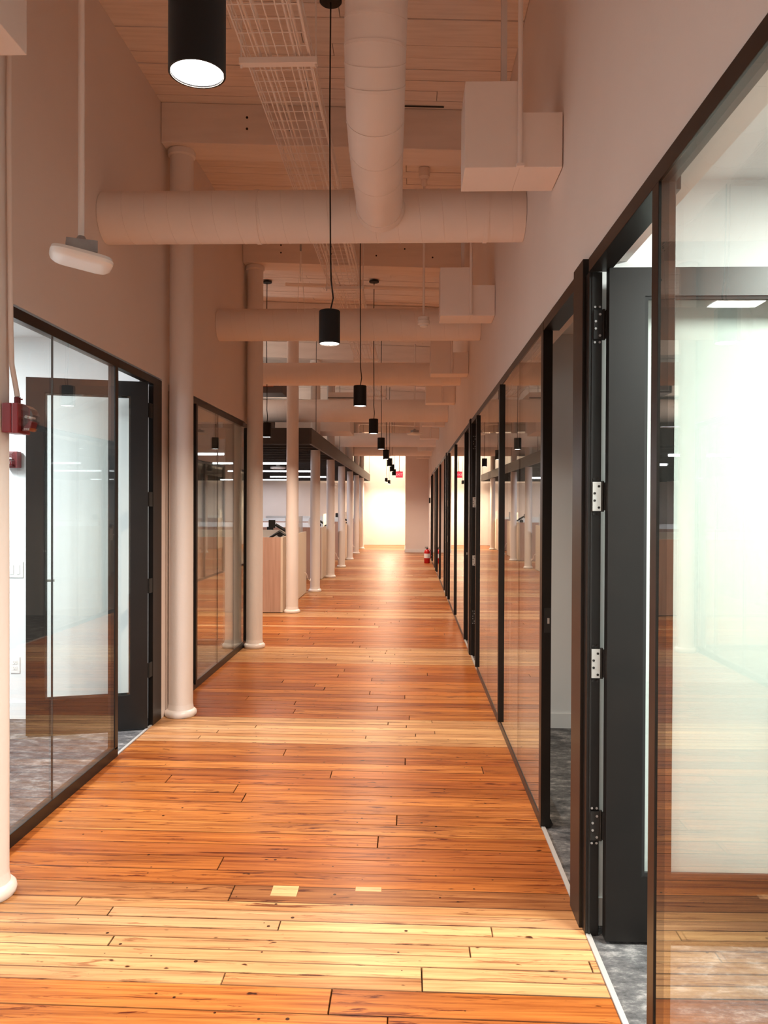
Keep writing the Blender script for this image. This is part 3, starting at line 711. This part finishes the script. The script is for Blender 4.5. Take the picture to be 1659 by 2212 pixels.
# ------------------------------------------------------------------ dark slatted canopy over the desks
r = root('slatted_canopy', (-4.5, 21.5, 2.5), 'long dark slatted canopy hanging over the open office desks', 'canopy')
CX = -1.50; C0, C1 = 12.25, 30.9
B(CX - .04, CX, C0, C1, 2.49, 2.74).build('side_fascia', 'fascia', r, bevel=.003)
B(-8.6, CX - .04, C0, C0 + .04, 2.49, 2.74).build('front_fascia', 'slat', r)
B(-8.6, CX - .04, C1 - .04, C1, 2.49, 2.74).build('rear_fascia', 'slat', r)
B(-8.6, -1.80, C0 + .04, C1 - .04, 2.72, 2.74).build('top_panel', 'slat', r)
y = C0 + .30
while y < C1 - .1:
    xr = CX - .04
    if any(abs(y - c) < .13 for c in COLY): xr = -1.80
    B(-8.6, xr, y, y + .035, 2.50, 2.718).build('slat', 'slat', r); y += .575
for yy in (13, 17.5, 22, 26.5, 30.5):
    for xx in (-1.52, -5): MB().tube([(xx, yy, 2.74), (xx, yy, zceil(xx))], .005, 6).build('suspension_rod', 'cable', r)
bn = 0
for (yy, x0, x1) in ((14.5, -5.2, -3.4), (17.75, -4.4, -2.55), (21.9, -5.0, -2.55), (26.3, -4.6, -2.75), (29.4, -7.0, -4.2)):
    lr = root('linear_light', ((x0 + x1) / 2, yy, 2.47), ['nearest', 'second', 'third', 'fourth', 'farthest'][bn] + ' white linear light bar under the dark slatted canopy', 'ceiling light', 'linear light bars in the canopy'); bn += 1
    B(x0, x1, yy, yy + .09, 2.46, 2.499).build('diffuser', 'bar', lr)
    B(x0 - .01, x1 + .01, yy - .006, yy + .096, 2.4995, 2.515).build('housing', 'slat', lr)
    light('AREA', 'bar_glow', ((x0 + x1) / 2, yy + .045, 2.455), BAR_W, (.96, .94, 1.0), lr, shape='RECTANGLE', size=x1 - x0, size_y=.08)
r = root('round_downlight', (-3.0, 18.8, 2.42), 'flat round white disc fixture under the dark canopy', 'ceiling light')
MB().lathe(-3.1, 18.8, [(.13, 2.40), (.18, 2.41), (.18, 2.45), (.05, 2.46), (.05, 2.50)], 28).build('disc', 'white', r)

# ------------------------------------------------------------------ open office desks
def arm(x, y, z, flip, label, pose=0):
    r = root('monitor_arm', (x, y, z), label, 'monitor arm', 'black monitor arms on the desks')
    f = flip
    MB().lathe(x, y, [(.05, z), (.05, z + .012), (.018, z + .016), (.018, z + .30)], 16).build('pole', 'arm', r)
    if pose == 0:
        MB().tube([(x, y, z + .27), (x + .12 * f, y, z + .29), (x + .24 * f, y - .02, z + .30)], .022, 8).build('lower_arm', 'arm', r)
        MB().tube([(x + .24 * f, y - .02, z + .32), (x - .05 * f, y - .06, z + .50)], .024, 8).build('upper_arm', 'arm', r)
        B(x - .10 * f - .05, x - .10 * f + .05, y - .09, y - .06, z + .45, z + .57).build('mount_plate', 'arm', r)
        MB().tube([(x + .02, y - .07, z + .36), (x + .02, y - .05, z + .36)], .05, 14).build('pivot', 'arm', r)
    elif pose == 1:
        MB().tube([(x, y, z + .28), (x + .20 * f, y, z + .40), (x + .36 * f, y, z + .30)], .020, 8).build('lower_arm', 'arm', r)
        MB().tube([(x + .36 * f, y, z + .31), (x + .05 * f, y - .05, z + .22)], .03, 8).build('upper_arm', 'arm', r)
        B(x - .03, x + .10, y - .08, y - .05, z + .16, z + .30).build('mount_plate', 'arm', r)
        MB().tube([(x - .30 * f, y - .02, z + .26), (x, y - .02, z + .29)], .008, 8).build('tension_rod', 'arm', r)
    else:
        B(x - .14, x - .02, y - .05, y - .02, z + .26, z + .40).build('mount_plate', 'arm', r)
        B(x + .06, x + .17, y - .05, y - .02, z + .26, z + .42).build('rear_plate', 'arm', r)
        MB().tube([(x - .03, y - .02, z + .34), (x + .08, y - .02, z + .34)], .018, 8).build('upper_arm', 'arm', r)
blocks = [(11.35, 14.0), (16.55, 19.5), (22.4, 25.2), (27.6, 30.2)]
dl = ['nearest pale oak and cream desk bench beside the free-standing column', 'second desk bench under the canopy', 'third desk bench under the canopy', 'farthest desk bench under the canopy']
DX = -1.80
for i, (y0, y1) in enumerate(blocks):
    r = root('desk_bench', (-3.4, (y0 + y1) / 2, 0), dl[i], 'desk', 'desk benches in the open office')
    B(-5.2, DX - .03, y0, y0 + .03, .01, 1.085).build('end_panel', 'laminate', r, bevel=.002)
    B(-5.2, DX - .03, y1 - .03, y1, .01, 1.085).build('end_panel', 'laminate', r, bevel=.002)
    B(DX - .03, DX, y0, y1, .01, 1.085).build('side_panel', 'cream', r, bevel=.002)
    B(-5.2, DX - .04, y0 + .04, y0 + .75, .72, .75).build('desktop', 'desk', r, bevel=.002)
    B(-5.2, DX - .04, (y0 + y1) / 2 - .75, (y0 + y1) / 2 + .75, .72, .75).build('desktop', 'desk', r, bevel=.002)
    B(-5.2, DX - .04, y1 - .75, y1 - .04, .72, .75).build('desktop', 'desk', r, bevel=.002)
    B(-5.2, DX - .04, (y0 + y1) / 2 - .012, (y0 + y1) / 2 + .012, .75, 1.15).build('privacy_screen', 'desk', r, bevel=.002)
    B(DX - .022, DX - .012, y0 + .35, y1 - .4, 1.085, 1.36).build('glass_screen', 'glass', r)
    B(-5.2, DX - .01, y0 + .03, y1 - .03, .0, .008).build('plinth', 'gasket', r)
arm(-1.98, 12.15, .75, 1, 'black monitor arm raised above the nearest desk bench, right of the free-standing column', 0)
arm(-2.12, 11.85, .75, 1, 'black folded monitor arm on the near corner of the nearest desk bench', 1)
arm(-2.50, 13.7, .75, 1, 'pair of black mounting plates at the back of the nearest desk bench', 2)
arm(-2.0, 17.6, .75, 1, 'black monitor arm on the second desk bench between two columns', 0)
arm(-1.95, 22.9, .75, 1, 'black monitor arm on the third desk bench', 0)
arm(-2.9, 24.6, .75, -1, 'black monitor arm in the middle of the third desk bench', 0)
r = root('storage_box', (-2.75, 12.5, .75), 'grey translucent storage box on the nearest desk bench', 'box')
B(-2.95, -2.35, 12.35, 12.7, .752, 1.0).build('box_body', 'galv', r, bevel=.006); B(-2.96, -2.34, 12.34, 12.71, 1.001, 1.02).build('lid', 'desk', r, bevel=.003)
o = B(-1.835, -1.828, 12.0, 12.35, 1.088, 1.35).build('paper_sheet', 'paper'); tag(o, 'white paper sheet taped to the glass screen of the nearest desk bench', 'paper')
r = root('desk_fan', (-2.05, 17.0, .75), 'small white desk fan on the second desk bench', 'fan')
MB().lathe(-2.05, 17.0, [(.07, .752), (.06, .77), (.012, .78), (.012, 1.10)], 16).build('stand', 'arm', r)
MB().tube([(-2.05, 16.97, 1.18), (-2.05, 17.03, 1.18)], .10, 24).build('fan_head', 'white', r)
for k, yy in enumerate((14.1, 19.8, 25.4)):
    if k == 1: yy = 19.8
    tag(MB().tube([(DX + .004, yy - .35, .38), (DX + .03, yy - .33, .36), (DX + .05, yy - .22, .25), (DX + .07, yy - .13, .21), (COLX - .06, yy - .092, .25)], .006, 8).build('data_cable', 'wire'),
        ['white cable looping from the nearest desk bench to a column', 'white cable looping from the second desk bench to a column', 'white cable looping from the third desk bench to a column'][k], 'cable')

# ------------------------------------------------------------------ mechanical things above the open office
r = root('fan_coil_unit', (-2.3, 12.7, 3.3), 'dark mechanical unit with orange tag seen above the canopy at left', 'hvac unit')
B(-2.75, -1.98, 12.4, 12.9, 3.30, 3.52).build('casing', 'hvac', r, bevel=.01); B(-2.30, -2.12, 12.38, 12.399, 3.40, 3.50).build('tag', 'orange', r)
B(-2.7, -2.45, 12.37, 12.399, 3.33, 3.45).build('access_door', 'galv', r)
MB().tube([(-2.6, 12.6, 3.52), (-2.55, 12.6, 3.7), (-2.3, 12.6, 3.72), (-2.2, 12.6, 3.52)], .03, 10).build('flex_hose', 'galv', r)
r = root('rectangular_duct', (-1.15, 14.6, 3.45), 'low white rectangular duct with slot edges behind the third pendant', 'duct')
B(-1.45, -.86, 14.3, 15.3, 3.40, 3.58).build('duct_body', 'duct', r, bevel=.005); MB().tube([(-1.40, 14.8, 3.58), (-1.40, 14.8, 4.40)], .006, 8).build('hanger_rod', 'duct', r); MB().tube([(-.92, 14.8, 3.58), (-.92, 14.8, 4.38)], .006, 8).build('hanger_rod', 'duct', r)
B(-1.46, -.85, 14.28, 14.30, 3.47, 3.485).build('flange', 'hvac', r); B(-1.46, -.85, 14.28, 14.30, 3.40, 3.41).build('flange', 'hvac', r)

# ------------------------------------------------------------------ exit sign, extinguisher, small box
r = root('exit_sign', (-.30, 25.6, 2.5), 'red lit EXIT sign hanging near the end of the corridor', 'sign')
B(-.42, -.19, 25.58, 25.62, 2.44, 2.64).build('face', 'exit', r, bevel=.004)
B(-.33, -.28, 25.585, 25.615, 2.64, 2.66).build('bracket', 'white', r)
MB().tube([(-.305, 25.6, 2.66), (-.305, 25.6, 4.36)], .008, 8).build('stem', 'duct', r)
tc = bpy.data.curves.new('exit_lettering', 'FONT'); tc.body = 'EXIT'; tc.size = .10; tc.align_x = 'CENTER'; tc.extrude = .001; tc.materials.append(M['letterx'])
t = bpy.data.objects.new('exit_lettering', tc); COL.objects.link(t); t.parent = r; t.location = (-.005, -.022, .005); t.rotation_euler = (R(90), 0, 0)
r = root('fire_extinguisher', (.50, 21.4, 0), 'red fire extinguisher standing on the floor at the far right', 'fire extinguisher')
X, Yy = .50, 21.4
MB().lathe(X, Yy, [(.07, 0), (.078, .01), (.078, .30), (.070, .335), (.045, .36), (.028, .37)], 24).build('cylinder', 'redpaint', r)
mb = MB(); mb.lathe(X, Yy, [(.020, .365), (.020, .40), (.012, .41)], 14); mb.box(X - .06, X + .03, Yy - .01, Yy + .01, .405, .418); mb.box(X - .055, X + .03, Yy - .01, Yy + .01, .428, .438); mb.build('valve', 'arm', r)
MB().tube([(X + .02, Yy, .39), (X + .07, Yy - .01, .38), (X + .093, Yy - .01, .32), (X + .093, Yy, .12)], .009, 8).build('hose', 'redpaint', r)
MB().lathe(X, Yy, [(.0785, .14), (.0785, .26)], 24, cap=False).build('paper_label', 'letter', r)
tag(B(.60, .646, 23.6, 23.66, 1.62, 1.78).build('wall_box', 'gasket'), 'tiny black box on the far right wall above the fire extinguisher', 'wall box')

# lettering to meshes
dg = bpy.context.evaluated_depsgraph_get()
for o in [o for o in bpy.data.objects if o.type == 'FONT']:
    me = bpy.data.meshes.new_from_object(o.evaluated_get(dg)); n = bpy.data.objects.new('lettering', me)
    COL.objects.link(n); n.parent = o.parent; n.location = o.location; n.rotation_euler = o.rotation_euler
    if not me.materials: me.materials.append(o.data.materials[0])
    tag(n, 'raised pale letters'); bpy.data.objects.remove(o)
# remove helper ids
for o in bpy.data.objects:
    if '_o' in o: del o['_o']
